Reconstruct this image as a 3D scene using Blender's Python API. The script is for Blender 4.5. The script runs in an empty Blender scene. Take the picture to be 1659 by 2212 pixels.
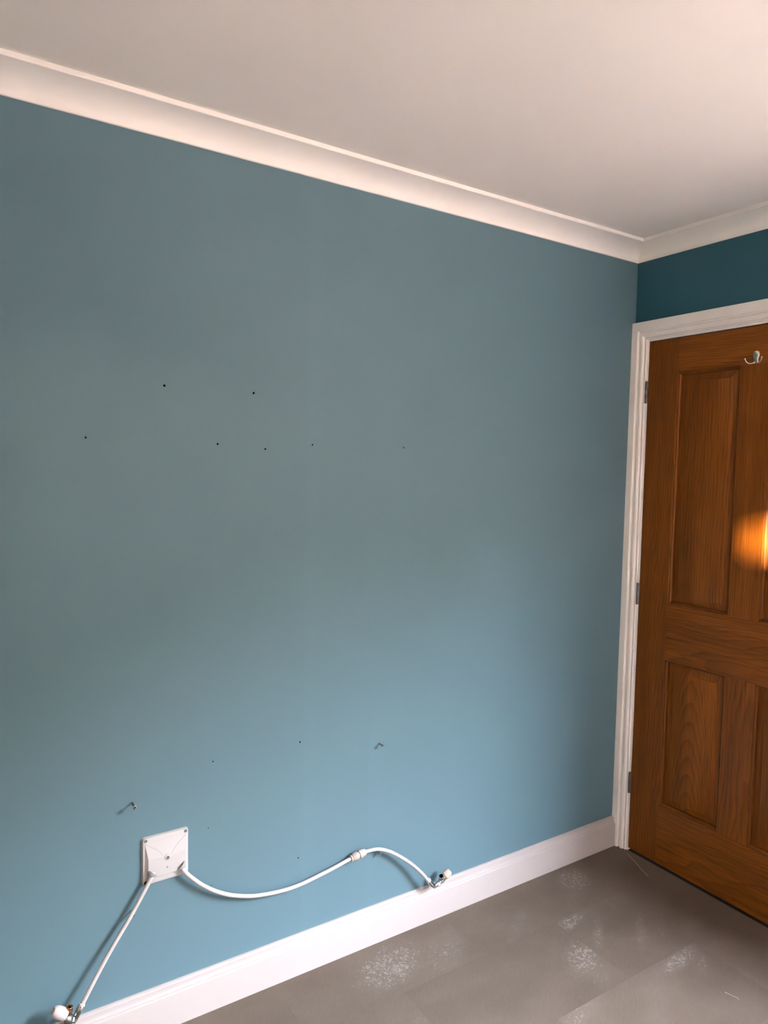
import bpy, bmesh, math, random
from mathutils import Vector, Matrix
random.seed(7)
S = bpy.context.scene
C = S.collection
R = math.radians

# ------------------------------------------------------------------ camera
cam_d = bpy.data.cameras.new('camera')
cam = bpy.data.objects.new('camera', cam_d); C.objects.link(cam)
RT, DN, FW = (0.84, -0.54223, 0.01977), (-0.01856, -0.06512, -0.9977), (0.54227, 0.83771, -0.06477)
CAM = (-2.3182, -1.8207, 1.5030)
cam.matrix_world = Matrix(((RT[0], -DN[0], -FW[0], CAM[0]), (RT[1], -DN[1], -FW[1], CAM[1]),
                           (RT[2], -DN[2], -FW[2], CAM[2]), (0, 0, 0, 1)))
cam_d.sensor_fit = 'VERTICAL'; cam_d.sensor_height = 36.0
cam_d.lens = 36.0 * 1536.26 / 2212.0
cam_d.clip_start = 0.02
S.camera = cam

# ------------------------------------------------------------------ sky, sun, exposure
SKY = 188.0
wd = bpy.data.worlds.new('evening_sky'); S.world = wd; wd.use_nodes = True
nt = wd.node_tree; nt.nodes.clear()
tc = nt.nodes.new('ShaderNodeTexCoord'); sp = nt.nodes.new('ShaderNodeSeparateXYZ')
rp = nt.nodes.new('ShaderNodeValToRGB'); bg = nt.nodes.new('ShaderNodeBackground'); wo = nt.nodes.new('ShaderNodeOutputWorld')
nt.links.new(tc.outputs['Generated'], sp.inputs[0]); nt.links.new(sp.outputs['Z'], rp.inputs[0])
nt.links.new(rp.outputs[0], bg.inputs[0]); nt.links.new(bg.outputs[0], wo.inputs[0])
el = rp.color_ramp.elements
el[0].position = 0.0; el[0].color = (1.0, 0.70, 0.50, 1)
el[1].position = 1.0; el[1].color = (0.62, 0.74, 1.0, 1)
e = el.new(0.25); e.color = (0.94, 0.89, 0.88, 1)
e = el.new(0.5); e.color = (0.80, 0.86, 0.98, 1)
bg.inputs[1].default_value = SKY
sun_d = bpy.data.lights.new('low_sun', 'SUN'); sun_d.energy = 100.0; sun_d.color = (1.0, 0.76, 0.48); sun_d.angle = R(2.0)
sun = bpy.data.objects.new('low_sun', sun_d); C.objects.link(sun)
SUN_FROM, SUN_TO = Vector((-1.50, -3.33, 1.600)), Vector((0, -0.72, 1.305))   # through the added slot on to the door, for its warm patch
sun.rotation_euler = (SUN_TO - SUN_FROM).to_track_quat('-Z', 'Y').to_euler()
sun.location = (-4.28, -9.2, 2.245)
# main window: in the door wall, beyond the door, out of view to the right (guides the sampling of the sky)
WY0, WY1, WZ0, WZ1, YF = -2.95, -1.45, 0.72, 2.12, -3.3
por = bpy.data.lights.new('window_daylight', 'AREA'); por.shape = 'RECTANGLE'; por.size = WZ1 - WZ0; por.size_y = WY1 - WY0
por.cycles.is_portal = True
po = bpy.data.objects.new('window_daylight', por); C.objects.link(po)
po.location = (0.12, (WY0 + WY1) / 2, (WZ0 + WZ1) / 2); po.rotation_euler = (0, R(90), 0)
S.view_settings.view_transform = 'Standard'; S.view_settings.look = 'None'
S.view_settings.gamma = 1.0; S.view_settings.use_curve_mapping = False
S.view_settings.exposure = 0.0
S.cycles.max_bounces = 6; S.cycles.diffuse_bounces = 4; S.cycles.glossy_bounces = 3
S.cycles.transparent_max_bounces = 8; S.cycles.use_denoising = True
S.cycles.sample_clamp_indirect = 0.0

# ------------------------------------------------------------------ materials
def new_mat(name):
    m = bpy.data.materials.new(name); m.use_nodes = True
    n = m.node_tree; b = n.nodes['Principled BSDF']
    return m, n, b
def plain(name, col, rough=0.5, metal=0.0, spec=0.5, noise=0.0, nscale=60.0, bump=0.0):
    m, n, b = new_mat(name)
    b.inputs['Base Color'].default_value = (*col, 1); b.inputs['Roughness'].default_value = rough
    b.inputs['Metallic'].default_value = metal; b.inputs['Specular IOR Level'].default_value = spec
    if noise or bump:
        t = n.nodes.new('ShaderNodeTexCoord'); x = n.nodes.new('ShaderNodeTexNoise')
        x.inputs['Scale'].default_value = nscale; x.inputs['Detail'].default_value = 4
        n.links.new(t.outputs['Object'], x.inputs['Vector'])
        if noise:
            r = n.nodes.new('ShaderNodeValToRGB')
            r.color_ramp.elements[0].color = (*[c * (1 - noise) for c in col], 1)
            r.color_ramp.elements[1].color = (*[min(1, c * (1 + noise)) for c in col], 1)
            r.color_ramp.elements[0].position = 0.3; r.color_ramp.elements[1].position = 0.7
            n.links.new(x.outputs['Fac'], r.inputs[0]); n.links.new(r.outputs[0], b.inputs['Base Color'])
        if bump:
            k = n.nodes.new('ShaderNodeBump'); k.inputs['Strength'].default_value = bump; k.inputs['Distance'].default_value = 0.002
            n.links.new(x.outputs['Fac'], k.inputs['Height']); n.links.new(k.outputs[0], b.inputs['Normal'])
    return m
class G:
    """small helper for building node maths"""
    def __init__(s, n): s.n = n
    def _in(s, sock, v):
        if hasattr(v, 'is_linked') or hasattr(v, 'links'): s.n.links.new(v, sock)
        else: sock.default_value = v
    def m(s, op, a, b=0.0, c=None):
        k = s.n.nodes.new('ShaderNodeMath'); k.operation = op
        s._in(k.inputs[0], a); s._in(k.inputs[1], b)
        if c is not None: s._in(k.inputs[2], c)
        return k.outputs[0]
    def vec(s, x, y, z):
        k = s.n.nodes.new('ShaderNodeCombineXYZ')
        for i, v in enumerate((x, y, z)): s._in(k.inputs[i], v)
        return k.outputs[0]
    def noise(s, v, scale, detail=2.0, rough=0.5):
        k = s.n.nodes.new('ShaderNodeTexNoise'); s.n.links.new(v, k.inputs['Vector'])
        k.inputs['Scale'].default_value = scale; k.inputs['Detail'].default_value = detail; k.inputs['Roughness'].default_value = rough
        return k.outputs['Fac']
    def ramp(s, f, stops):
        k = s.n.nodes.new('ShaderNodeValToRGB'); s.n.links.new(f, k.inputs[0]); e = k.color_ramp.elements
        e[0].position, e[0].color = stops[0][0], (*stops[0][1], 1)
        e[1].position, e[1].color = stops[-1][0], (*stops[-1][1], 1)
        for p, c in stops[1:-1]: q = e.new(p); q.color = (*c, 1)
        return k.outputs[0]
    def sstep(s, v, a, b):
        k = s.n.nodes.new('ShaderNodeMapRange'); k.interpolation_type = 'SMOOTHSTEP'
        s._in(k.inputs['Value'], v); k.inputs['From Min'].default_value = a; k.inputs['From Max'].default_value = b
        return k.outputs[0]
    def mix(s, f, a, b):
        k = s.n.nodes.new('ShaderNodeMix'); k.data_type = 'RGBA'; s._in(k.inputs[0], f)
        for i, v in ((6, a), (7, b)):
            if isinstance(v, tuple): k.inputs[i].default_value = (*v, 1)
            else: s.n.links.new(v, k.inputs[i])
        return k.outputs[2]
    def xyz(s, out='Object'):
        t = s.n.nodes.new('ShaderNodeTexCoord'); k = s.n.nodes.new('ShaderNodeSeparateXYZ')
        s.n.links.new(t.outputs[out], k.inputs[0]); return t.outputs[out], k.outputs[0], k.outputs[1], k.outputs[2]
    def bump(s, h, bsdf, strength, dist):
        k = s.n.nodes.new('ShaderNodeBump'); k.inputs['Strength'].default_value = strength; k.inputs['Distance'].default_value = dist
        s.n.links.new(h, k.inputs['Height']); s.n.links.new(k.outputs[0], bsdf.inputs['Normal'])

def wall_paint(name, col, laps, rough=0.60):
    m, n, b = new_mat(name); g = G(n); P, x, y, z = g.xyz()
    c1 = tuple(c * 0.965 for c in col); c2 = tuple(c * 1.035 for c in col)
    f = g.noise(P, 3.0, 3)
    if laps:                                            # faint edges where the roller overlapped
        wob = g.m('MULTIPLY', g.noise(g.vec(0.0, 0.0, z), 2.0), 0.02)
        xx = g.m('ADD', x, wob)
        a = g.m('MULTIPLY', g.sstep(xx, -1.170, -1.163), g.sstep(z, 0.85, 0.55))
        d = g.m('MULTIPLY', g.sstep(xx, -1.405, -1.385), g.sstep(xx, -1.325, -1.375))
        f = g.m('ADD', g.m('MULTIPLY', f, 0.6), g.m('ADD', g.m('MULTIPLY', a, 0.28), g.m('MULTIPLY', d, 0.30)))
    n.links.new(g.ramp(f, [(0.15, c1), (0.95, c2)]), b.inputs['Base Color'])
    b.inputs['Roughness'].default_value = rough; b.inputs['Specular IOR Level'].default_value = 0.5
    g.bump(g.noise(P, 420.0, 2), b, 0.10, 0.0006)
    return m
def wood(name, vertical=True, b_=0.0, k_=0.0, s_=60.0, u0=0.0, v0=0.0, seed=0.0, dist=1.0, tone=1.0):
    """oak veneer: growth-ring figure plus fine pores, grain along z (vertical) or y"""
    m, n, b = new_mat(name); g = G(n); P, x, y, z = g.xyz()
    u, v = (y, z) if vertical else (z, y)
    u = g.m('SUBTRACT', u, u0); v = g.m('SUBTRACT', v, v0)
    w1 = g.noise(g.vec(g.m('MULTIPLY', u, 5.0), g.m('MULTIPLY', v, 1.3), seed), 1.6, 3)
    w2 = g.noise(g.vec(g.m('MULTIPLY', u, 26.0), g.m('MULTIPLY', v, 3.0), seed + 3), 1.5, 2)
    val = g.m('ADD', g.m('MULTIPLY', v, b_), g.m('MULTIPLY', g.m('MULTIPLY', u, u), k_))
    val = g.m('ADD', val, g.m('MULTIPLY', u, s_))
    val = g.m('ADD', val, g.m('ADD', g.m('MULTIPLY', w1, 5.0 * dist), g.m('MULTIPLY', w2, 1.1 * dist)))
    fr = g.m('FRACT', val)
    ring = g.m('POWER', fr, 2.2)
    ring = g.m('MULTIPLY', ring, g.sstep(fr, 1.0, 0.90))
    pores = g.noise(g.vec(g.m('MULTIPLY', u, 420.0), g.m('MULTIPLY', v, 9.0), g.m('ADD', x, seed)), 1.0, 3, 0.6)
    broad = g.noise(g.vec(g.m('MULTIPLY', u, 14.0), g.m('MULTIPLY', v, 0.9), seed + 9), 1.0, 2)
    mid = g.noise(g.vec(g.m('MULTIPLY', u, 170.0), g.m('MULTIPLY', v, 3.2), seed + 5), 1.0, 3, 0.6)
    ring = g.m('MULTIPLY', ring, g.m('ADD', 0.25, g.m('MULTIPLY', w2, 1.3)))
    f = g.m('ADD', g.m('MULTIPLY', ring, 0.20), g.m('ADD', g.m('MULTIPLY', pores, 0.63), g.m('ADD', g.m('MULTIPLY', broad, 0.45), g.m('MULTIPLY', mid, 0.30))))
    t = tone
    col = g.ramp(f, [(0.48, (0.350 * t, 0.112 * t, 0.012 * t)), (0.68, (0.232 * t, 0.068 * t, 0.006 * t)), (0.98, (0.095 * t, 0.027 * t, 0.002 * t))])
    n.links.new(col, b.inputs['Base Color'])
    b.inputs['Roughness'].default_value = 0.36; b.inputs['Specular IOR Level'].default_value = 0.28
    g.bump(g.m('MULTIPLY', pores, -1.0), b, 0.12, 0.0006)
    return m

TEAL = (0.104, 0.186, 0.228)
M_wall = wall_paint('teal_paint', TEAL, True)
M_wall2 = wall_paint('teal_paint_shaded', (0.020, 0.105, 0.150), False)  # wall teal darkened, the door wall's shade put into its colour
M_wall3 = wall_paint('cream_paint', (0.80, 0.71, 0.62), False)
M_ceil = plain('ceiling_white', (0.80, 0.745, 0.70), 0.85, spec=0.2, noise=0.015, nscale=4, bump=0.03)
M_trim = plain('trim_white', (0.91, 0.86, 0.83), 0.38, noise=0.01, nscale=20)
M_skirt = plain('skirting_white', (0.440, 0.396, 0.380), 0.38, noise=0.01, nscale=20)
M_cove = plain('coving_white', (0.92, 0.86, 0.815), 0.6, spec=0.3, noise=0.012, nscale=12)
M_plas = plain('white_plastic', (0.50, 0.468, 0.464), 0.38)
M_pipe = plain('white_pipe_plastic', (0.53, 0.488, 0.478), 0.36)
M_coup = plain('cream_plastic', (0.52, 0.44, 0.38), 0.42)
M_collar = plain('collar_shade_grey', (0.36, 0.36, 0.35), 0.6)  # grey stands in for the shaded lower corners of the cover
M_gasket = plain('grey_foam_gasket', (0.40, 0.41, 0.41), 0.8)
M_chrome = plain('chrome', (0.56, 0.57, 0.58), 0.14, 1.0)
M_dull = plain('dull_steel', (0.30, 0.31, 0.31), 0.34, 1.0)
M_hinge = plain('hinge_steel', (0.17, 0.175, 0.17), 0.38, 1.0)
M_brass = plain('worn_copper_brass', (0.45, 0.24, 0.12), 0.35, 1.0)
M_hook = plain('polished_nickel', (0.80, 0.72, 0.58), 0.12, 1.0)
M_hole = plain('bare_hole', (0.012, 0.013, 0.014), 0.95, spec=0.0)
M_ink = plain('grey_ink', (0.16, 0.17, 0.19), 0.6)
M_cap = plain('cream_cap_plastic', (0.52, 0.43, 0.36), 0.38)
M_capw = plain('white_cap_plastic', (0.52, 0.465, 0.465), 0.35)
M_thread = plain('thread_fibre', (0.46, 0.42, 0.36), 0.9)
M_base = plain('floor_base_shade', (0.012, 0.011, 0.010), 0.9)  # near black to stand for the shade in the gap under the door
M_hall = plain('dark_hall', (0.05, 0.05, 0.05), 0.9)
M_pave = plain('sandstone_paving', (0.135, 0.088, 0.062), 0.9, noise=0.15, nscale=2)
M_blocker = plain('sky_blocker_leaves', (0.040, 0.048, 0.022), 0.8, noise=0.5, nscale=9, bump=1.0)  # dark leaves for the unseen blocks added to limit sky light
M_sill = plain('dark_stained_sill', (0.10, 0.055, 0.03), 0.5, noise=0.2, nscale=30)
M_upvc = plain('window_white', (0.82, 0.82, 0.81), 0.35)
def glass():
    m = bpy.data.materials.new('window_glass'); m.use_nodes = True; n = m.node_tree; n.nodes.clear()
    o = n.nodes.new('ShaderNodeOutputMaterial'); t = n.nodes.new('ShaderNodeBsdfTransparent'); gl = n.nodes.new('ShaderNodeBsdfGlossy')
    mx = n.nodes.new('ShaderNodeMixShader'); mx.inputs[0].default_value = 0.06; gl.inputs['Roughness'].default_value = 0.02
    n.links.new(t.outputs[0], mx.inputs[1]); n.links.new(gl.outputs[0], mx.inputs[2]); n.links.new(mx.outputs[0], o.inputs[0]); return m
M_glass = glass()

# ------------------------------------------------------------------ mesh helpers
def wloc(p):
    v = Vector((0, 0, 0))
    while p is not None: v += p.location; p = p.parent
    return v
def finish(name, bm, mat, parent=None, smooth=False, kind=None, angle=40):
    """links the bmesh (given in world coordinates) as one object"""
    bmesh.ops.recalc_face_normals(bm, faces=bm.faces[:])
    off = wloc(parent)
    if off.length: bmesh.ops.translate(bm, verts=bm.verts[:], vec=-off)
    me = bpy.data.meshes.new(name)
    if smooth:
        for f in bm.faces: f.smooth = True
        for ed in bm.edges:
            if len(ed.link_faces) == 2 and ed.calc_face_angle(0) > R(angle): ed.smooth = False
    bm.to_mesh(me); bm.free()
    for mm in (mat if isinstance(mat, (list, tuple)) else [mat]): me.materials.append(mm)
    o = bpy.data.objects.new(name, me); C.objects.link(o)
    if parent is not None: o.parent = parent
    if kind: o['kind'] = kind
    return o
def box(bm, a, b, bevel=0.0, seg=1):
    a, b = [min(p, q) for p, q in zip(a, b)], [max(p, q) for p, q in zip(a, b)]
    vs = [bm.verts.new((x, y, z)) for x in (a[0], b[0]) for y in (a[1], b[1]) for z in (a[2], b[2])]
    fs = [bm.faces.new([vs[i] for i in q]) for q in ((0, 1, 3, 2), (4, 6, 7, 5), (0, 4, 5, 1), (2, 3, 7, 6), (0, 2, 6, 4), (1, 5, 7, 3))]
    if bevel:
        es = list({e for f in fs for e in f.edges})
        bmesh.ops.bevel(bm, geom=es, offset=bevel, segments=seg, affect='EDGES', profile=0.5)
def bx(name, a, b, mat, parent=None, bevel=0.0, kind=None, seg=1):
    bm = bmesh.new(); box(bm, a, b, bevel, seg); return finish(name, bm, mat, parent, bevel > 0, kind)
def spline(pts, n=10):
    pts = [Vector(p) for p in pts]; out = []
    P = [pts[0] * 2 - pts[1]] + pts + [pts[-1] * 2 - pts[-2]]
    for i in range(1, len(P) - 2):
        p0, p1, p2, p3 = P[i - 1:i + 3]
        for k in range(n):
            t = k / n
            out.append(0.5 * ((2 * p1) + (p2 - p0) * t + (2 * p0 - 5 * p1 + 4 * p2 - p3) * t * t + (3 * p1 - p0 - 3 * p2 + p3) * t ** 3))
    out.append(pts[-1]); return out
def frame(t):
    t = t.normalized(); a = Vector((0, 0, 1)) if abs(t.z) < 0.9 else Vector((0, 1, 0))
    u = t.cross(a).normalized(); return u, t.cross(u).normalized()
def tube(bm, path, rad, seg=16, caps=True):
    path = [Vector(p) for p in path]; rings = []; u = None
    for i, p in enumerate(path):
        t = (path[min(i + 1, len(path) - 1)] - path[max(i - 1, 0)]).normalized()
        if u is None: u, _ = frame(t)
        u = (u - t * u.dot(t)).normalized(); w = t.cross(u)
        r = rad[i] if isinstance(rad, (list, tuple)) else rad
        rings.append([bm.verts.new(p + (u * math.cos(2 * math.pi * k / seg) + w * math.sin(2 * math.pi * k / seg)) * r) for k in range(seg)])
    for a, b in zip(rings, rings[1:]):
        for k in range(seg): bm.faces.new((a[k], a[(k + 1) % seg], b[(k + 1) % seg], b[k]))
    if caps: bm.faces.new(rings[0][::-1]); bm.faces.new(rings[-1])
def lathe(bm, org, axis, prof, seg=24, closed=True):
    """prof: (distance along axis, radius)"""
    org, axis = Vector(org), Vector(axis).normalized(); u, w = frame(axis); rings = []
    for d, r in prof:
        c = org + axis * d
        rings.append([c] if r < 1e-6 else [c + (u * math.cos(2 * math.pi * k / seg) + w * math.sin(2 * math.pi * k / seg)) * r for k in range(seg)])
    vr = [[bm.verts.new(p) for p in ring] for ring in rings]
    for a, b in zip(vr, vr[1:]):
        if len(a) == 1 and len(b) == 1: continue
        for k in range(seg):
            k2 = (k + 1) % seg
            if len(a) == 1: bm.faces.new((a[0], b[k2], b[k]))
            elif len(b) == 1: bm.faces.new((a[k], a[k2], b[0]))
            else: bm.faces.new((a[k], a[k2], b[k2], b[k]))
    if closed:
        for q in (vr[0], vr[-1]):
            if len(q) > 2: bm.faces.new(q)
def sweep(bm, secs):
    """secs: list of closed cross-sections (lists of points) joined in order and capped"""
    vr = [[bm.verts.new(p) for p in s] for s in secs]; n = len(vr[0])
    for a, b in zip(vr, vr[1:]):
        for k in range(n): bm.faces.new((a[k], a[(k + 1) % n], b[(k + 1) % n], b[k]))
    bm.faces.new(vr[0]); bm.faces.new(vr[-1][::-1])
def thing(name, loc, label, cat, group=None):
    o = bpy.data.objects.new(name, None); C.objects.link(o); o.location = loc; o.empty_display_size = 0.05
    tag(o, label, cat, group); return o
def tag(o, label, cat, group=None):
    o['label'] = label; o['category'] = cat
    if group: o['group'] = group
    return o
def setting(name, loc=(0, 0, 0), label=None):
    o = bpy.data.objects.new(name, None); C.objects.link(o); o.location = loc; o.empty_display_size = 0.05; o['kind'] = 'structure'
    return o
def slabel(o, label, cat): o['label'] = label; o['category'] = cat; return o

# ------------------------------------------------------------------ room shell
XL, H = -3.3, 2.352
# screw holes in the big wall: (x, z, radius)
HOLES = [(-1.8058, 1.6936, .0030), (-1.5663, 1.6922, .0029), (-1.9924, 1.5565, .0023), (-1.6665, 1.5519, .0027), (-1.5313, 1.5425, .0026),
         (-1.3869, 1.5586, .0023), (-1.0719, 1.5603, .0021), (-1.4147, 0.6970, .0024), (-1.6754, 0.6949, .0019), (-1.6876, 0.5131, .0014),
         (-1.4161, 0.3492, .0019), (-1.6778, 0.3483, .0012)]
def big_wall():
    bm = bmesh.new(); x0, x1, z0, z1 = XL - 0.1, 0.1, -0.004, H + 0.05
    out = [bm.verts.new(p) for p in ((x0, 0, z0), (x1, 0, z0), (x1, 0, z1), (x0, 0, z1))]
    ed = [bm.edges.new((out[i], out[(i + 1) % 4])) for i in range(4)]
    for x, z, r in HOLES:
        vs = [bm.verts.new((x + r * math.cos(a), 0, z + r * math.sin(a))) for a in [2 * math.pi * k / 12 for k in range(12)]]
        ed += [bm.edges.new((vs[i], vs[(i + 1) % 12])) for i in range(12)]
    bmesh.ops.triangle_fill(bm, edges=ed, use_beauty=True, normal=(0, -1, 0))
    bk = [bm.verts.new((v.co.x, 0.12, v.co.z)) for v in out]
    bm.faces.new(bk)
    for i in range(4): bm.faces.new((out[i], out[(i + 1) % 4], bk[(i + 1) % 4], bk[i]))
    return finish('wall_back', bm, M_wall, kind='structure')
wall_back = slabel(big_wall(), 'large teal painted wall with small screw holes, facing the camera', 'wall')
for x, z, r in HOLES:
    bm = bmesh.new(); lathe(bm, (x, 0.0, z), (0, 1, 0), [(-0.0001, r * 1.04), (0.0, r), (0.022, r * 0.9), (0.026, 0)], 12, False)
    finish('screw_hole', bm, M_hole, wall_back, True)

DY0, DY1, DZ0, DZ1 = -0.070, -0.902, 0.013, 1.989       # door leaf
OY0, OY1, OZ = -0.037, -0.935, 2.022                    # rough opening (outside of lining)
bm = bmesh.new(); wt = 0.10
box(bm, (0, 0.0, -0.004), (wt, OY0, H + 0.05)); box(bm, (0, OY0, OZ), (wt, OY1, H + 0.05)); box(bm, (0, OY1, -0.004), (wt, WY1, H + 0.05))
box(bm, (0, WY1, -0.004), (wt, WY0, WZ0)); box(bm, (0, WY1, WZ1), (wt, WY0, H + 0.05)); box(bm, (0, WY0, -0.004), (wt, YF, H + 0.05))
slabel(finish('wall_right', bm, M_wall2, kind='structure'), 'teal painted wall around and above the oak door, shade in its colour', 'wall')
SX0, SX1, SZ0, SZ1 = -1.622, -1.30, 1.545, 1.650          # slot added in the unseen wall behind the camera to pass the sun patch
bm = bmesh.new(); yo = YF - 0.06
box(bm, (XL - .1, YF, -0.3), (SX0, yo, H + .05)); box(bm, (SX1, YF, -0.3), (0.10, yo, H + .05))
box(bm, (SX0, YF, -0.3), (SX1, yo, SZ0)); box(bm, (SX0, YF, SZ1), (SX1, yo, H + .05))
slabel(finish('wall_front', bm, M_wall3, kind='structure'), 'cream wall behind the camera', 'wall')
slabel(bx('wall_left', (XL - .1, 0, -0.004), (XL, YF, H + .05), M_wall3, kind='structure'), 'cream wall at the far left of the room', 'wall')
slabel(bx('ceiling', (XL - .1, 0.12, H), (0.12, YF - .06, H + 0.12), M_ceil, kind='structure'), 'plain white plaster ceiling', 'ceiling')
# hallway shell behind the closed door, so that no daylight leaks under it
bm = bmesh.new()
box(bm, (1.1, 0.12, -0.02), (1.2, -1.08, H)); box(bm, (0.10, 0.02, -0.02), (1.1, 0.12, H)); box(bm, (0.10, -1.0, -0.02), (1.1, -1.08, H)); box(bm, (0.12, .12, H), (1.2, -1.08, H + .1))
slabel(finish('wall_hall', bm, M_hall, kind='structure'), 'dark hallway walls behind the closed oak door', 'wall')

# coving, mitred in the corner
ZB = 2.297
cp = [(0.0, ZB), (0.0045, ZB), (0.0060, ZB + .0015)]
for k in range(0, 15):
    a = R(90 - 90 * k / 14); cp.append((0.087 - 0.081 * math.sin(a), 2.3005 + 0.0395 * math.cos(a)))
cp += [(0.0905, 2.3402), (0.0918, 2.3415), (0.0918, H + 0.001), (0.0, H + 0.001)]
bm = bmesh.new(); sweep(bm, [[(XL, -d, z) for d, z in cp], [(-d, -d, z) for d, z in cp]])
slabel(finish('trim_1', bm, M_cove, None, True, 'structure', 25), 'white concave coving along the top of the large teal wall', 'coving')
bm = bmesh.new(); sweep(bm, [[(-d, -d, z) for d, z in cp], [(-d, YF, z) for d, z in cp]])
slabel(finish('trim_2', bm, M_cove, None, True, 'structure', 25), 'white concave coving above the oak door', 'coving')

# skirting board
sk = [(0, 0.0003), (0, .1185), (.0048, .1185), (.0060, .1175), (.0062, .1150), (.0078, .1142), (.0092, .1128)]
for k in range(0, 9):
    a = R(90 * k / 8); sk.append((.0132 - .0040 * math.cos(a) , .0960 + .0150 * (1 - math.sin(a)) ))
sk += [(.0132, .0935), (.0142, .0930), (.0165, .0922), (.0176, .0908), (.0180, .0888), (.0180, .0003)]
bm = bmesh.new(); sweep(bm, [[(XL, -d, z) for d, z in sk], [(-.0178, -d, z) for d, z in sk]])
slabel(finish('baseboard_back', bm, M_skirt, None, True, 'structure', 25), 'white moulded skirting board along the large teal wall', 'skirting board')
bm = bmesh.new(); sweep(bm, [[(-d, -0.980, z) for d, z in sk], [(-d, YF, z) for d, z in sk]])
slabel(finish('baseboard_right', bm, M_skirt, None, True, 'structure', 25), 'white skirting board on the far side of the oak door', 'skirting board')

# ------------------------------------------------------------------ floor tiles
floor = slabel(bx('floor', (XL, 0.0, -0.014), (0.10, YF, -0.004), M_base, kind='structure'), 'grey stone-effect vinyl tile floor with whitish flecks', 'floor')
def tile_mat(name, tone, clusters):
    """clusters: (x, y, half length, half width, angle, density, strength)"""
    m, n, b = new_mat(name); g = G(n)
    ge = n.nodes.new('ShaderNodeNewGeometry'); s = n.nodes.new('ShaderNodeSeparateXYZ'); n.links.new(ge.outputs['Position'], s.inputs[0])
    x, y = s.outputs[0], s.outputs[1]; P = ge.outputs['Position']
    oi = n.nodes.new('ShaderNodeObjectInfo')
    cloud = g.noise(g.vec(g.m('MULTIPLY', x, 1.0), g.m('MULTIPLY', y, 1.7), g.m('MULTIPLY', oi.outputs['Random'], 9.0)), 4.5, 4, 0.55)
    grain = g.noise(g.vec(g.m('MULTIPLY', g.m('ADD', x, y), 26.0), g.m('MULTIPLY', g.m('SUBTRACT', x, y), 110.0), 0.0), 1.0, 4, 0.65)
    fine = g.noise(P, 240.0, 3, 0.7)
    t = tone
    f = g.m('ADD', g.m('MULTIPLY', cloud, 0.55), g.m('ADD', g.m('MULTIPLY', grain, 0.30), g.m('MULTIPLY', fine, 0.22)))
    col = g.ramp(f, [(0.34, (.096 * t, .071 * t, .052 * t)), (0.54, (.122 * t, .092 * t, .069 * t)), (0.76, (.156 * t, .121 * t, .094 * t))])
    mask = None
    for cx, cy, hl, hw, an, den, st in clusters:
        hl, hw = hl * 1.4, hw * 1.4
        ca, sa = math.cos(R(an)), math.sin(R(an))
        dx, dy = g.m('SUBTRACT', x, cx), g.m('SUBTRACT', y, cy)
        p = g.m('DIVIDE', g.m('ADD', g.m('MULTIPLY', dx, ca), g.m('MULTIPLY', dy, sa)), hl)
        q = g.m('DIVIDE', g.m('SUBTRACT', g.m('MULTIPLY', dy, ca), g.m('MULTIPLY', dx, sa)), hw)
        d2 = g.m('ADD', g.m('MULTIPLY', p, p), g.m('MULTIPLY', q, q))
        v = g.m('MULTIPLY', g.sstep(d2, 1.0, 0.0), den)
        mask = v if mask is None else g.m('MAXIMUM', mask, v)
    if mask is not None:
        wv = n.nodes.new('ShaderNodeTexNoise'); n.links.new(P, wv.inputs['Vector']); wv.inputs['Scale'].default_value = 60.0
        vm = n.nodes.new('ShaderNodeVectorMath'); vm.operation = 'MULTIPLY_ADD'
        n.links.new(wv.outputs['Color'], vm.inputs[0]); vm.inputs[1].default_value = (.018, .018, 0); n.links.new(P, vm.inputs[2])
        f1 = g.noise(vm.outputs[0], 175.0, 4, 0.6); f2 = g.noise(vm.outputs[0], 80.0, 2, 0.5)
        fl = g.m('ADD', g.m('MULTIPLY', f1, 0.72), g.m('MULTIPLY', f2, 0.36))
        mask = g.m('MULTIPLY', mask, g.m('ADD', 0.35, g.m('MULTIPLY', g.noise(P, 24.0, 3, 0.6), 1.15)))
        th = g.m('SUBTRACT', 0.752, g.m('MULTIPLY', mask, 0.225))
        fleck = g.sstep(g.m('SUBTRACT', fl, th), 0.0, 0.07)
        fleck = g.m('MULTIPLY', fleck, g.sstep(mask, 0.0, 0.08))
        veil = g.m('MULTIPLY', mask, 0.16)
        col = g.mix(veil, col, (.24, .20, .17))
        col = g.mix(g.m('MULTIPLY', fleck, 0.58), col, (.33, .285, .245))
    n.links.new(col, b.inputs['Base Color'])
    b.inputs['Roughness'].default_value = 0.50; b.inputs['Specular IOR Level'].default_value = 0.4
    g.bump(g.m('ADD', grain, g.m('MULTIPLY', fine, 0.5)), b, 0.12, 0.001)
    return m
TL, TW, JX, JY = 0.6085, 0.3010, -0.5835, -0.2365
M_tile = [tile_mat('stone_tile_light', 1.0, []), tile_mat('stone_tile_mid', 0.95, []), tile_mat('stone_tile_dark', 0.95, [])]
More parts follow.
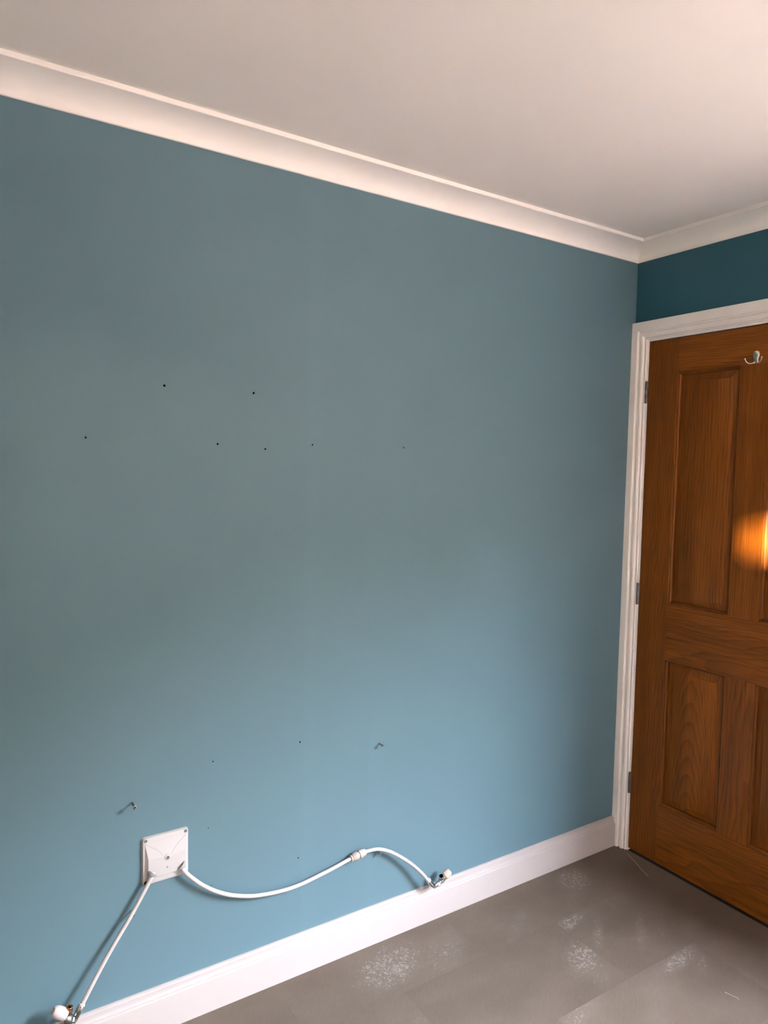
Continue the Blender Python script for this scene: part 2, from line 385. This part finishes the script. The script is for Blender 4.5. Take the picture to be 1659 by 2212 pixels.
SPECIAL = {
    (0, 1): tile_mat('stone_tile_flecked_a', 0.97, [(-.335, -.095, .075, .062, 35, 1.0, 1), (-.40, -.17, .10, .03, 30, .45, 1), (-.715, -.192, .10, .022, 35, .62, 1)]),
    (0, 2): tile_mat('stone_tile_flecked_b', 1.0, [(-1.165, -.125, .135, .085, 15, 1.0, 1), (-1.0, -.165, .10, .06, 30, .75, 1), (-.93, -.10, .05, .02, 35, .5, 1)]),
    (1, 0): tile_mat('stone_tile_flecked_c', 0.97, [(-.545, -.262, .10, .030, 10, 1.0, 1), (-.42, -.275, .16, .045, 10, .62, 1), (-.50, -.345, .09, .018, 40, .85, 1), (-.38, -.42, .10, .016, 40, .7, 1), (-.30, -.44, .06, .016, 45, .4, 1)]),
    (1, 1): tile_mat('stone_tile_flecked_d', 0.93, [(-.635, -.40, .085, .055, 30, 1.0, 1), (-.64, -.475, .06, .030, 40, .7, 1), (-.70, -.345, .07, .02, 35, .4, 1), (-1.15, -.50, .10, .05, 20, .55, 1)]),
    (1, 2): tile_mat('stone_tile_flecked_e', 0.96, [(-1.23, -.27, .06, .05, 50, .35, 1), (-1.21, -.34, .05, .03, 50, .6, 1)]),
    (2, 1): tile_mat('stone_tile_flecked_f', 1.0, [(-.38, -.565, .11, .032, 5, 1.0, 1), (-.345, -.605, .05, .03, 30, .7, 1), (-.83, -.555, .09, .03, 10, .75, 1), (-.88, -.60, .05, .05, 10, .5, 1), (-.62, -.66, .10, .03, 35, .35, 1)]),
    (2, 0): tile_mat('stone_tile_flecked_g', 1.05, [(-.20, -.75, .10, .12, 35, .3, 1)]),
}
cache = {}
row = 0; ytop = JY + TW
while ytop > YF:
    y1 = min(ytop, 0.0); y0 = max(ytop - TW, YF)
    xs = JX + TL if row % 2 else JX + TL * 1.5
    i = 0
    while xs > XL:
        a, c = max(xs - TL, XL), min(xs, 0.003)
        if a < 0.0:
            key = (round(a - c, 4), round(y0 - y1, 4), row if (row, i) in SPECIAL else -1, i if (row, i) in SPECIAL else (row * 2 + i * 5) % 3)
            if key not in cache:
                bm = bmesh.new(); box(bm, (-(c - a) / 2 + .00008, -(y1 - y0) / 2 + .00008, -.004), ((c - a) / 2 - .00008, (y1 - y0) / 2 - .00008, 0))
                t = finish('tile', bm, SPECIAL.get((row, i), M_tile[(row * 2 + i * 5) % 3]), floor); cache[key] = t
            else:
                t = cache[key].copy(); C.objects.link(t); t.parent = floor
            t.location = ((a + c) / 2, (y0 + y1) / 2, 0)
            i += 1
        xs -= TL
    row += 1; ytop -= TW

# ------------------------------------------------------------------ door lining and architrave
trim = slabel(setting('trim_3'), 'white moulded architrave around the oak door', 'door frame')
AW, ZT = 0.067, 2.0675
ap = [(0, 0), (0, .0165), (.0010, .0178), (.0024, .0182), (.0300, .0182), (.0325, .0176), (.0342, .0158), (.0348, .0120), (.0351, .0078), (.0375, .0068), (.0405, .0076),
      (.0432, .0106), (.0455, .0124), (.0490, .0128), (.0535, .0112), (.0570, .0080), (.0585, .0050), (.0588, .0030), (.0612, .0030), (.0618, .0060), (.0640, .0068), (.0660, .0056), (AW, .0035), (AW, 0)]
cut = 0.0072
def yl(w): return -max(0.0, w - cut)
def yr(w): return -0.979 + w
bm = bmesh.new(); sweep(bm, [[(-t, yl(w), 0.0002) for w, t in ap], [(-t, yl(w), ZT - w) for w, t in ap]]); finish('jamb_casing', bm, M_trim, trim, True, None, 22)
bm = bmesh.new(); sweep(bm, [[(-t, yl(w), ZT - w) for w, t in ap], [(-t, yr(w), ZT - w) for w, t in ap]]); finish('head_casing', bm, M_trim, trim, True, None, 22)
bm = bmesh.new(); sweep(bm, [[(-t, yr(w), 0.0002) for w, t in ap], [(-t, yr(w), ZT - w) for w, t in ap]]); finish('jamb_casing', bm, M_trim, trim, True, None, 22)
lin = slabel(setting('trim_4'), 'white door lining inside the architrave', 'door frame')
bx('lining_jamb', (-0.0012, OY0, 0.0002), (0.100, -0.0672, OZ), M_trim, lin, .001)
bx('lining_jamb', (-0.0012, OY1, 0.0002), (0.100, -0.9048, OZ), M_trim, lin, .001)
bx('lining_head', (-0.0012, -0.0672, 1.9925), (0.100, -0.9048, OZ), M_trim, lin, .001)
bx('door_stop', (0.040, -0.0672, 0.0002), (0.085, -0.0790, 1.9925), M_trim, lin)
bx('door_stop', (0.040, -0.9048, 0.0002), (0.085, -0.8930, 1.9925), M_trim, lin)
bx('door_stop', (0.040, -0.0790, 1.981), (0.085, -0.8930, 1.9925), M_trim, lin)

# ------------------------------------------------------------------ oak door
door = slabel(setting('door_1'), 'four-panel varnished oak door, closed', 'door')
W_st1 = wood('oak_stile_a', True, 5.0, 60, 90, -.13, .5, 1.0, 1.3, .92)
W_st2 = wood('oak_stile_b', True, 0, 0, 120, -.84, .5, 5.0)
W_mu1 = wood('oak_mullion_a', True, 0, 0, 130, -.485, 1.4, 2.3, .8)
W_mu2 = wood('oak_mullion_b', True, 4, 500, 40, -.485, .5, 7.7, .8)
W_rt = wood('oak_rail_top', False, 0, 0, 110, 1.93, -.5, 3.1, 1.0)
W_rm = wood('oak_rail_mid', False, 3, 300, 70, .93, -.5, 4.4, 1.2)
W_rb = wood('oak_rail_bottom', False, 4, 260, 70, .18, -.4, 6.2, 1.3)
W_p = [wood('oak_panel_a', True, 1.5, 0, 85, -.31, 1.4, 8.1, .8, 1.05), wood('oak_panel_b', True, 2.0, 150, 70, -.66, 1.4, 9.3, .8),
       wood('oak_panel_c', True, 15.0, 780, 8, -.302, .55, 11.0, .42, 1.12), wood('oak_panel_d', True, -9, 700, 20, -.67, .5, 12.6, .5)]
W_mo = wood('oak_moulding', True, 0, 0, 140, 0, 0, 13.0, .7, .8)
T = 0.040
PY = [(-.1945, -.4325), (-.5385, -.7775)]; PZ = [(.2400, .7990), (1.0110, 1.8650)]
bv = .0006
bx('stile', (0, DY0, DZ0), (T, PY[0][0], DZ1), W_st1, door, bv); bx('stile', (0, PY[1][1], DZ0), (T, DY1, DZ1), W_st2, door, bv)
bx('rail', (0, PY[0][0], PZ[1][1]), (T, PY[1][1], DZ1), W_rt, door, bv)
bx('rail', (0, PY[0][0], PZ[0][1]), (T, PY[1][1], PZ[1][0]), W_rm, door, bv)
bx('rail', (0, PY[0][0], DZ0), (T, PY[1][1], PZ[0][0]), W_rb, door, bv)
bx('mullion', (0, PY[0][1], PZ[1][0]), (T, PY[1][0], PZ[1][1]), W_mu1, door, bv)
bx('mullion', (0, PY[0][1], PZ[0][0]), (T, PY[1][0], PZ[0][1]), W_mu2, door, bv)
def rings(bm, y0, y1, z0, z1, prof, fill):
    prev = None
    for i, d in prof:
        q = [bm.verts.new((d, y, z)) for y, z in ((y0 - i, z0 + i), (y1 + i, z0 + i), (y1 + i, z1 - i), (y0 - i, z1 - i))]
        if prev:
            for k in range(4): bm.faces.new((prev[k], prev[(k + 1) % 4], q[(k + 1) % 4], q[k]))
        prev = q
    if fill: bm.faces.new(prev)
for zi in (1, 0):
    for yi in (0, 1):
        y0, y1 = PY[yi]; z0, z1 = PZ[zi]; w = W_p[(0 if zi else 2) + yi]
        bm = bmesh.new(); rings(bm, y0, y1, z0, z1, [(.010, .032), (.010, .0185), (.0125, .0185), (.0365, .0075), (.0372, .0050), (.0382, .0046)], True)
        finish('panel', bm, w, door, True, None, 30)
        bm = bmesh.new(); rings(bm, y0, y1, z0, z1, [(.0, .0006), (.0012, .0010), (.0018, .0042), (.0042, .0050), (.0070, .0076), (.0090, .0120), (.0099, .0190), (.0, .020), (.0, .0006)], False)
        bmesh.ops.remove_doubles(bm, verts=bm.verts[:], dist=1e-6)
        finish('panel_moulding', bm, W_mo, door, True, None, 30)
for zc in (1.8018, 1.0285, 0.2768):                      # three steel butt hinges
    hb = bmesh.new(); yk = -0.0648; z0, z1 = zc - .042, zc + .042
    for k in range(5):
        a = z0 + .084 * k / 5 + .0004; c = z0 + .084 * (k + 1) / 5 - .0004
        lathe(hb, (-.0050, yk - .0010, a), (0, 0, 1), [(0, .0040), (.0005, .0045), (c - a - .0005, .0045), (c - a, .0040)], 14)
    hinge = finish('hinge', hb, M_hinge, door, True); 
    bx('hinge_leaf', (-.0028, -.0535, z0), (-.0012, yk + .001, z1), M_hinge, hinge, .0003)
    bm = bmesh.new()
    for dz in (-.028, .028): lathe(bm, (-.0029, -.0585, zc + dz), (-1, 0, 0), [(0, .0028), (.0006, .0022), (.0007, 0)], 10, False)
    finish('hinge_screw', bm, M_hole, hinge, True)
# lever handle near the free edge of the door
bm = bmesh.new(); lathe(bm, (0, -.842, 1.0), (-1, 0, 0), [(0, .026), (.007, .026), (.009, .023), (.009, .009), (.045, .009), (.052, .006), (.052, 0)], 24)
hd = finish('door_handle', bm, M_hook, door, True)
bm = bmesh.new(); tube(bm, spline([(-.046, -.846, 1.0), (-.050, -.82, 1.0), (-.050, -.77, 1.0), (-.048, -.725, .998)], 5), [.009] * 6 + [.008] * 10, 12); finish('lever', bm, M_hook, hd, True)

# ------------------------------------------------------------------ coat hook on the door
hk = thing('coat_hook', (0, -.4860, 1.8655), 'small polished metal double coat hook on the oak door top rail', 'coat hook')
out = []
prof = [(1.8650, .0085), (1.8680, .0090), (1.8740, .0084), (1.8800, .0078), (1.8850, .0088), (1.8900, .0104), (1.8945, .0112), (1.8990, .0106), (1.9030, .0086), (1.9055, .0058), (1.9066, .0020)]
out = [(-.486 - w, z) for z, w in prof] + [(-.486 + w, z) for z, w in reversed(prof)]
bm = bmesh.new(); sweep(bm, [[(0.0, y, z) for y, z in out], [(-.0026, y, z) for y, z in out], [(-.0034, -.486 + (y + .486) * .88, 1.886 + (z - 1.886) * .95) for y, z in out]])
finish('back_plate', bm, M_hook, hk, True, None, 60)
for s in (1, -1):
    yy = lambda d: -.486 + s * d
    pts = spline([(-.003, yy(.004), 1.8690), (-.0075, yy(.009), 1.8655), (-.0125, yy(.017), 1.8655), (-.0165, yy(.0245), 1.8715), (-.0185, yy(.0285), 1.8810)], 6)
    n = len(pts); rad = [.0021 + .0006 * abs(i / (n - 1) - .3) for i in range(n)]
    bm = bmesh.new(); tube(bm, pts, rad, 10); pr = finish('prong', bm, M_hook, hk, True)
    bm = bmesh.new(); tp = pts[-1]; lathe(bm, tp, (0, 0, 1), [(-.0032, .0), (-.0028, .0016), (-.001, .0031), (.0008, .0031), (.0024, .0018), (.0030, 0)], 12, False)
    finish('prong_tip', bm, M_hook, pr, True)
for z in (1.8975, 1.8795):
    bm = bmesh.new(); lathe(bm, (-.0032, -.486, z), (-1, 0, 0), [(0, .0024), (.0006, .0023), (.0012, .0014), (.0013, 0)], 12, False); finish('screw', bm, M_dull, hk, True)

# ------------------------------------------------------------------ pipe outlet plate on the wall
PX, PZc = -1.8045, 0.4700
pl = thing('pipe_outlet_plate', (PX, 0, PZc), 'white plastic pipe outlet cover plate screwed to the teal wall', 'wall plate')
def rrect(w, h, r, d, n=5):
    o = []
    for cx, cz, a0 in ((w - r, h - r, 0), (-w + r, h - r, 90), (-w + r, -h + r, 180), (w - r, -h + r, 270)):
        for k in range(n + 1): a = R(a0 + 90 * k / n); o.append((PX + cx + r * math.cos(a), -d, PZc + cz + r * math.sin(a)))
    return o
bm = bmesh.new(); sweep(bm, [rrect(.0605, .0635, .008, .0), rrect(.0605, .0635, .008, .0030)]); finish('gasket', bm, M_gasket, pl, True)
bm = bmesh.new(); sweep(bm, [rrect(.0590, .0622, .0075, .0030), rrect(.0590, .0622, .0075, .0072), rrect(.0582, .0614, .0068, .0084), rrect(.0570, .0602, .006, .0088)]); finish('plate', bm, M_plas, pl, True, None, 30)
# raised cover: an upper flap slopes from the top edge out to the boss, the body below stands proud, lower corners cut off for the pipes
f0, fr = .0086, .0185
bm = bmesh.new()
def pv(x, z, d): return bm.verts.new((PX + x, -d, PZc + z))
A0, A1 = pv(-.0540, .0490, f0), pv(.0540, .0490, f0)
V1, V4 = pv(-.0200, .0240, .0138), pv(.0235, .0240, .0138)
B0, B1 = pv(-.0060, .0055, .0178), pv(.0110, .0055, .0178)
Lf, Rf = pv(-.0470, .0100, .0170), pv(.0500, .0100, .0170)
L1, L2, R2, R1 = pv(-.0470, -.0210, fr), pv(-.0280, -.0405, fr), pv(.0300, -.0405, fr), pv(.0490, -.0230, fr)
for f in ((A0, V1, V4, A1), (V1, B0, B1, V4), (A0, Lf, V1), (V1, Lf, B0), (A1, V4, Rf), (V4, B1, Rf), (B0, Lf, L1, L2), (B1, R2, R1, Rf), (B0, L2, R2, B1)): bm.faces.new(f)
rim = [A0, Lf, L1, L2, R2, R1, Rf, A1]; bk = []
for v, (dx, dz) in zip(rim, ((0, 0), (-.0075, 0), (-.0075, -.003), (-.001, -.0065), (.001, -.0065), (.0040, -.003), (.0035, 0), (0, 0))):
    bk.append(bm.verts.new((v.co.x + dx, -(f0 - .002), v.co.z + dz)))
for i in range(7): bm.faces.new((rim[i], bk[i], bk[i + 1], rim[i + 1]))
bm.faces.new((A0, A1, bk[7], bk[0]))
cover = finish('cover', bm, M_plas, pl)
bm = bmesh.new()                                        # thin seam along the V between flap and body
def sm(x, z, d): return (PX + x, -d - .0002, PZc + z)
tube(bm, [sm(-.0525, .0480, f0 + .0005), sm(-.0200, .0240, .0138), sm(-.0075, .0085, .0170)], .00055, 6)
tube(bm, [sm(.0525, .0480, f0 + .0005), sm(.0235, .0240, .0138), sm(.0120, .0085, .0170)], .00055, 6)
finish('seam', bm, M_gasket, cover, True)
bm = bmesh.new(); lathe(bm, (PX + .0025, -.0164, PZc + .0035), (0, -1, 0), [(0, .0090), (.0018, .0088), (.0023, .0080), (.0023, 0)], 20, False); finish('boss', bm, M_plas, cover, True)
def screw_head(name, p, r, mat, par, rec=True):
    bm = bmesh.new(); lathe(bm, p, (0, -1, 0), [(-.001, r), (.0004, r), (.0012, r * .82), (.0012, r * .42), (.0002, r * .28), (.0002, 0)], 14, False); return finish(name, bm, mat, par, True)
screw_head('screw', (PX + .0030, -.0188, PZc + .0020), .0040, M_dull, cover)
bm = bmesh.new(); lathe(bm, (PX + .0010, -.0184, PZc - .0235), (0, -1, 0), [(0, .0021), (.0002, .0020), (.0002, 0)], 12, False); finish('pin_hole', bm, M_ink, cover)
for x, z in ((-.0518, .0560), (.0520, .0560), (.0520, -.0560)): screw_head('screw', (PX + x, -.0090, PZc + z), .0046, M_dull, pl)
bm = bmesh.new(); lathe(bm, (PX - .0510, -.0086, PZc - .0560), (0, -1, 0), [(0, .0052), (.0010, .0050), (.0012, .0042), (.0004, .0036), (.0004, 0)], 14, False); finish('screw_recess', bm, M_hole, pl, True)
for dirv, at in (((-.62, -.06, -.78), (-.0385, -.0308)), ((.66, -.06, -.75), (.0395, -.0318))):
    bm = bmesh.new(); lathe(bm, (PX + at[0], -.0150, PZc + at[1]), dirv, [(-.005, .0128), (.0010, .0126), (.0040, .0100), (.0075, .0082), (.0078, .0058), (.007, 0)], 18, False); finish('pipe_collar', bm, M_collar, pl, True)

# ------------------------------------------------------------------ pipes
RP = 0.0055
lp = [(-1.8398, -.0145, .4380), (-1.8450, -.0190, .4306), (-1.8929, -.0235, .3548), (-1.9575, -.0300, .2648), (-2.0171, -.0400, .1737), (-2.0206, -.0415, .1690)]
bm = bmesh.new(); tube(bm, spline(lp, 10), RP, 18)
tag(finish('heating_pipe', bm, M_pipe, None, True), 'straight white plastic pipe slanting down left from the wall plate', 'pipe', 'white heating pipes')
rpipe = thing('heating_pipe', (-1.2, 0, .30), 'long curved white plastic pipe with a coupling right of the wall plate', 'pipe', 'white heating pipes')
p1 = [(-1.7657, -.0160, .4351), (-1.7614, -.020, .4269), (-1.7452, -.022, .4057), (-1.7063, -.022, .3662), (-1.6591, -.021, .3315), (-1.6103, -.019, .3064), (-1.5453, -.018, .2862), (-1.4442, -.017, .2753), (-1.3387, -.018, .2887), (-1.2488, -.019, .3067), (-1.2250, -.0195, .3105)]
bm = bmesh.new(); tube(bm, spline(p1, 8), RP, 18); finish('pipe_section', bm, M_pipe, rpipe, True)
p2 = [(-1.2200, -.0195, .3112), (-1.2017, -.020, .3142), (-1.1536, -.021, .3105), (-1.1128, -.024, .2940), (-1.0715, -.028, .2665), (-1.0299, -.033, .2320), (-.9960, -.039, .1975), (-.9721, -.044, .1669), (-.9698, -.045, .1634)]
P2 = spline(p2, 10)
bm = bmesh.new(); tube(bm, P2, RP, 18); s2 = finish('pipe_section', bm, M_pipe, rpipe, True)
bm = bmesh.new()                                        # the tiny printed marks along the pipe, too small to read
i = 33
camv = Vector(CAM)
while i < 66:
    if i % 4 != 0:
        a, c = P2[i], P2[i] + (P2[i + 1] - P2[i]) * 0.62
        t = (c - a).normalized(); vdir = (camv - a); vdir = (vdir - t * vdir.dot(t)).normalized(); up = t.cross(vdir)
        if up.z < 0: up = -up
        q = []
        for p, an in ((a, 28), (c, 28), (c, 52), (a, 52)):
            q.append(bm.verts.new(p + (vdir * math.cos(R(an)) + up * math.sin(R(an))) * (RP + .00012)))
        bm.faces.new(q)
    i += 1
finish('print_marks', bm, M_ink, s2)
ca, cb = Vector((-1.2478, -.0190, .3064)), Vector((-1.1965, -.0202, .3146)); ax = (cb - ca)
L = ax.length
bm = bmesh.new(); lathe(bm, ca, ax, [(0, .0070), (.0005, .0092), (.004, .0096), (.0045, .0086), (.0065, .0086), (.0070, .0104), (.0100, .0110), (.0220, .0122), (.0250, .0120), (.0258, .0086), (.0295, .0086), (.0303, .0116), (L - .012, .0120), (L - .006, .0108), (L - .002, .0096), (L, .0088), (L, .0060)], 24)
finish('coupling', bm, M_coup, rpipe, True, None, 30)
bm = bmesh.new()
for d in (.0110, .0148, .0186): lathe(bm, ca, ax, [(d, .0110), (d + .0004, .0124), (d + .0016, .0124), (d + .0020, .0110)], 24, False)
finish('grip_ring', bm, M_coup, rpipe.children[-1], True)

# ------------------------------------------------------------------ radiator valves
def V(*a): return Vector(a)
# right-hand valve, resting above the skirting
vr = thing('radiator_valve', (-.93, -.045, .1375), 'chrome radiator valve with cream cap and open port above the skirting', 'valve', 'radiator valves')
c0, e0 = V(-.9690, -.0440, .1655), V(-.9480, -.0450, .1385)
nut, bod, cap = V(-.9285, -.0450, .1415), V(-.9130, -.0450, .1520), V(-.8935, -.0455, .1640)
axis = (cap - nut).normalized()
bm = bmesh.new(); lathe(bm, c0, e0 - c0, [(-.002, .0066), (-.0015, .0084), (.0030, .0086), (.0042, .0080)], 20); finish('collet', bm, M_plas, vr, True)
bm = bmesh.new(); tube(bm, spline([c0 + (e0 - c0) * .10, c0 + (e0 - c0) * .55, e0 + (c0 - e0) * .20, e0 + V(.0035, 0, -.0004), e0 + (nut - e0) * .50, nut], 6), [.0078] * 13 + [.0070] * 18, 18); finish('elbow', bm, M_chrome, vr, True)
bm = bmesh.new(); lathe(bm, nut - axis * .005, axis, [(0, .0088), (.001, .0102), (.008, .0102), (.009, .0088)], 6); finish('nut', bm, M_chrome, vr)
bm = bmesh.new(); lathe(bm, nut + axis * .003, axis, [(0, .0070), (.004, .0072), (.0045, .0092), (.007, .0092), (.0075, .0082), (.010, .0100), (.019, .0104), (.022, .0092), (.024, .0085), (.032, .0085)], 20)
vb = finish('valve_body', bm, M_chrome, vr, True, None, 30)
pd = V(-.50, -.38, .78).normalized(); pb = bod + axis * .001
bm = bmesh.new(); lathe(bm, pb, pd, [(.003, .0072), (.009, .0072), (.0092, .0092), (.0120, .0092), (.0122, .0084), (.0220, .0086), (.0226, .0080), (.0226, .0066), (.012, .0064), (.012, 0)], 20, False); port = finish('port', bm, M_chrome, vr, True, None, 30)
bm = bmesh.new(); lathe(bm, pb, pd, [(.0225, .0067), (.013, .0065), (.0125, 0)], 20, False); finish('port_bore', bm, M_hole, port, True)
bm = bmesh.new(); lathe(bm, cap - axis * .010, axis, [(-.002, .0100), (0, .0122), (.001, .0130), (.010, .0134), (.0175, .0128), (.0215, .0108), (.0235, .0075), (.0240, 0)], 12, False); finish('cap', bm, M_cap, vr, True, None, 20)
# left-hand valve at the lower edge of the view
vl = thing('radiator_valve', (-2.04, -.044, .14), 'chrome radiator valve with white cap at lower end of the slanting pipe', 'valve', 'radiator valves')
c0, e0, bod = V(-2.0183, -.0410, .1724), V(-2.0349, -.0440, .1447), V(-2.0515, -.0440, .1535)
bm = bmesh.new(); lathe(bm, c0, e0 - c0, [(-.003, .0060), (-.0025, .0074), (0.0, .0078), (.002, .0074)], 20); finish('collet', bm, M_plas, vl, True)
bm = bmesh.new(); tube(bm, [c0, c0 + (e0 - c0) * .04, c0 + (e0 - c0) * .52, c0 + (e0 - c0) * .58, c0 + (e0 - c0) * .9, e0 + V(-.002, 0, -.002), e0 + V(-.007, -.001, .002)], [.0078, .0086, .0086, .0074, .0076, .0078, .0066], 20); finish('elbow', bm, M_chrome, vl, True, None, 50)
ax = (bod - e0).normalized()
bm = bmesh.new(); lathe(bm, e0, ax, [(.002, .0068), (.0035, .0092), (.0085, .0094), (.0095, .0080)], 6); finish('nut', bm, M_chrome, vl)
bm = bmesh.new(); lathe(bm, e0, ax, [(.008, .0085), (.0105, .0112), (.017, .0124), (.023, .0120), (.027, .0100), (.030, .0085)], 20); finish('valve_body', bm, M_dull, vl, True)
pb, pd = bod + V(.002, 0, .006), (V(-2.0463, -.0470, .1851) - (bod + V(.002, 0, .006))).normalized()
bm = bmesh.new(); lathe(bm, pb, pd, [(.002, .0060), (.011, .0062), (.0112, .0080), (.0170, .0082), (.0172, .0074), (.0250, .0076), (.0256, .0068), (.0252, .0054), (.014, .0052), (.014, 0)], 18, False); pt = finish('port', bm, M_brass, vl, True, None, 30)
bm = bmesh.new(); lathe(bm, pb, pd, [(.0250, .0055), (.0155, .0053), (.015, 0)], 18, False); finish('port_bore', bm, M_hole, pt, True)
cn = V(-2.0585, -.0460, .1690); cd = V(-.76, -.07, .64)
bm = bmesh.new(); lathe(bm, cn, cd, [(-.004, .0100), (-.002, .0138), (.000, .0144), (.021, .0142), (.0255, .0132), (.0315, .0098), (.0330, .0082), (.0335, .0066), (.0335, .0054), (.0315, .0048), (.0315, 0)], 20, False); finish('cap', bm, M_capw, vl, True, None, 25)
td = V(-.92, -.02, -.40).normalized()
bm = bmesh.new(); lathe(bm, bod + V(-.004, 0, .005), td, [(0, .0090), (.012, .0090), (.0125, .0072), (.075, .0072), (.0755, .0086), (.09, .0086)], 20); finish('tail', bm, M_chrome, vl, True, None, 30)

# ------------------------------------------------------------------ loose screws left in the wall
def wall_screw(x, z, d, label, r=.0021, tilt=(0, 0)):
    o = thing('wall_screw', (x, 0, z), label, 'screw', 'screws left in the wall')
    ax = V(tilt[0], -1, tilt[1]).normalized()
    bm = bmesh.new(); prof = [(-.012, r * .8)]
    k = -.012
    while k < d - .006:
        prof += [(k, r * .78), (k + .0009, r * 1.08), (k + .0018, r * .78)]; k += .0018
    prof += [(d - .004, r * .8), (d - .003, r)]
    lathe(bm, (x, 0, z), ax, prof, 12); finish('shank', bm, M_dull, o, True, None, 80)
    bm = bmesh.new(); lathe(bm, (x, 0, z), ax, [(d - .0035, r), (d - .001, r * 2.0), (d, r * 2.05), (d + .0003, r * 1.9), (d + .0003, r * .9), (d - .0015, r * .5), (d - .0015, 0)], 14, False); hd = finish('head', bm, M_dull, o, True, None, 40)
    bm = bmesh.new()
    u = V(x, 0, z) + ax * (d + .0004)
    box(bm, u + V(-r * 1.2, -.0001, -r * .28), u + V(r * 1.2, .0001, r * .28)); box(bm, u + V(-r * .28, -.0001, -r * 1.2), u + V(r * .28, .0001, r * 1.2)); finish('cross_recess', bm, M_hole, hd)
    return o
wall_screw(-1.8882, .6326, .030, 'long steel screw sticking out of the wall above the white plate', .0026)
wall_screw(-1.1406, .6381, .020, 'steel screw sticking out of the wall high above the curved pipe', .0023)
wall_screw(-1.1395, .2905, .020, 'steel screw in the wall just below the arch of the curved pipe', .0022)
wall_screw(-1.8905, .3475, .024, 'steel screw in the wall half hidden by the slanting pipe', .0022)

# ------------------------------------------------------------------ bits of thread on the floor
bm = bmesh.new(); tube(bm, spline([(-.0240, -.0849, .0010), (-.0300, -.098, .0022), (-.0352, -.109, .0012), (-.0471, -.1397, .0010), (-.0620, -.170, .0014), (-.070, -.1846, .0010), (-.084, -.2258, .0010)], 6), .0009, 6)
tag(finish('thread', bm, M_thread, None, True), 'long pale thread lying on the floor by the door hinge side', 'thread')
bm = bmesh.new(); tube(bm, spline([(-.3964, -.7206, .0010), (-.3946, -.7322, .0012), (-.390, -.7476, .0010), (-.3883, -.7549, .0010), (-.3923, -.7587, .0010)], 6), .0008, 6)
tag(finish('thread', bm, M_thread, None, True), 'short pale thread lying on open floor at the lower right', 'thread')

# ------------------------------------------------------------------ window behind the camera and unseen hedges added outside to hold back sky light
win = slabel(setting('window_1', (.06, (WY0 + WY1) / 2, WZ0)), 'tall white two-pane window in the door wall', 'window')
xa, xb = .03, .09; fw = .055
bx('frame', (xa, WY0, WZ0), (xb, WY0 + fw, WZ1), M_upvc, win, .002); bx('frame', (xa, WY1 - fw, WZ0), (xb, WY1, WZ1), M_upvc, win, .002)
bx('frame', (xa, WY0 + fw, WZ0), (xb, WY1 - fw, WZ0 + fw), M_upvc, win, .002); bx('frame', (xa, WY0 + fw, WZ1 - fw), (xb, WY1 - fw, WZ1), M_upvc, win, .002)
ym = (WY0 + WY1) / 2
bx('mullion', (xa, ym - .03, WZ0 + fw), (xb, ym + .03, WZ1 - fw), M_upvc, win, .002)
bx('pane', (.058, WY0 + fw, WZ0 + fw), (.062, ym - .03, WZ1 - fw), M_glass, win); bx('pane', (.058, ym + .03, WZ0 + fw), (.062, WY1 - fw, WZ1 - fw), M_glass, win)
bx('sill', (-.02, WY0 - .03, WZ0 - .028), (xa, WY1 + .03, WZ0), M_sill, win, .003)
slabel(bx('ground', (.10, 30, -.30), (40, -40, -.20), M_pave, kind='structure'), 'sandstone paving outside the window', 'ground')
tag(bx('sky_blocker', (9.0, 14, -.20), (10.4, -12.4, 6.6), M_blocker, bevel=.15), 'tallest dark leafy block facing the window, added to limit sky light', 'sky_blocker')
tag(bx('sky_blocker', (5.0, -11.0, -.20), (9.0, -12.4, 6.3), M_blocker, bevel=.15), 'middle dark leafy block in the garden corner, added to limit sky light', 'sky_blocker')
tag(bx('sky_blocker', (0.6, -11.0, -.20), (5.0, -12.4, 5.7), M_blocker, bevel=.15), 'lowest dark leafy block at the garden side, added to limit sky light', 'sky_blocker')
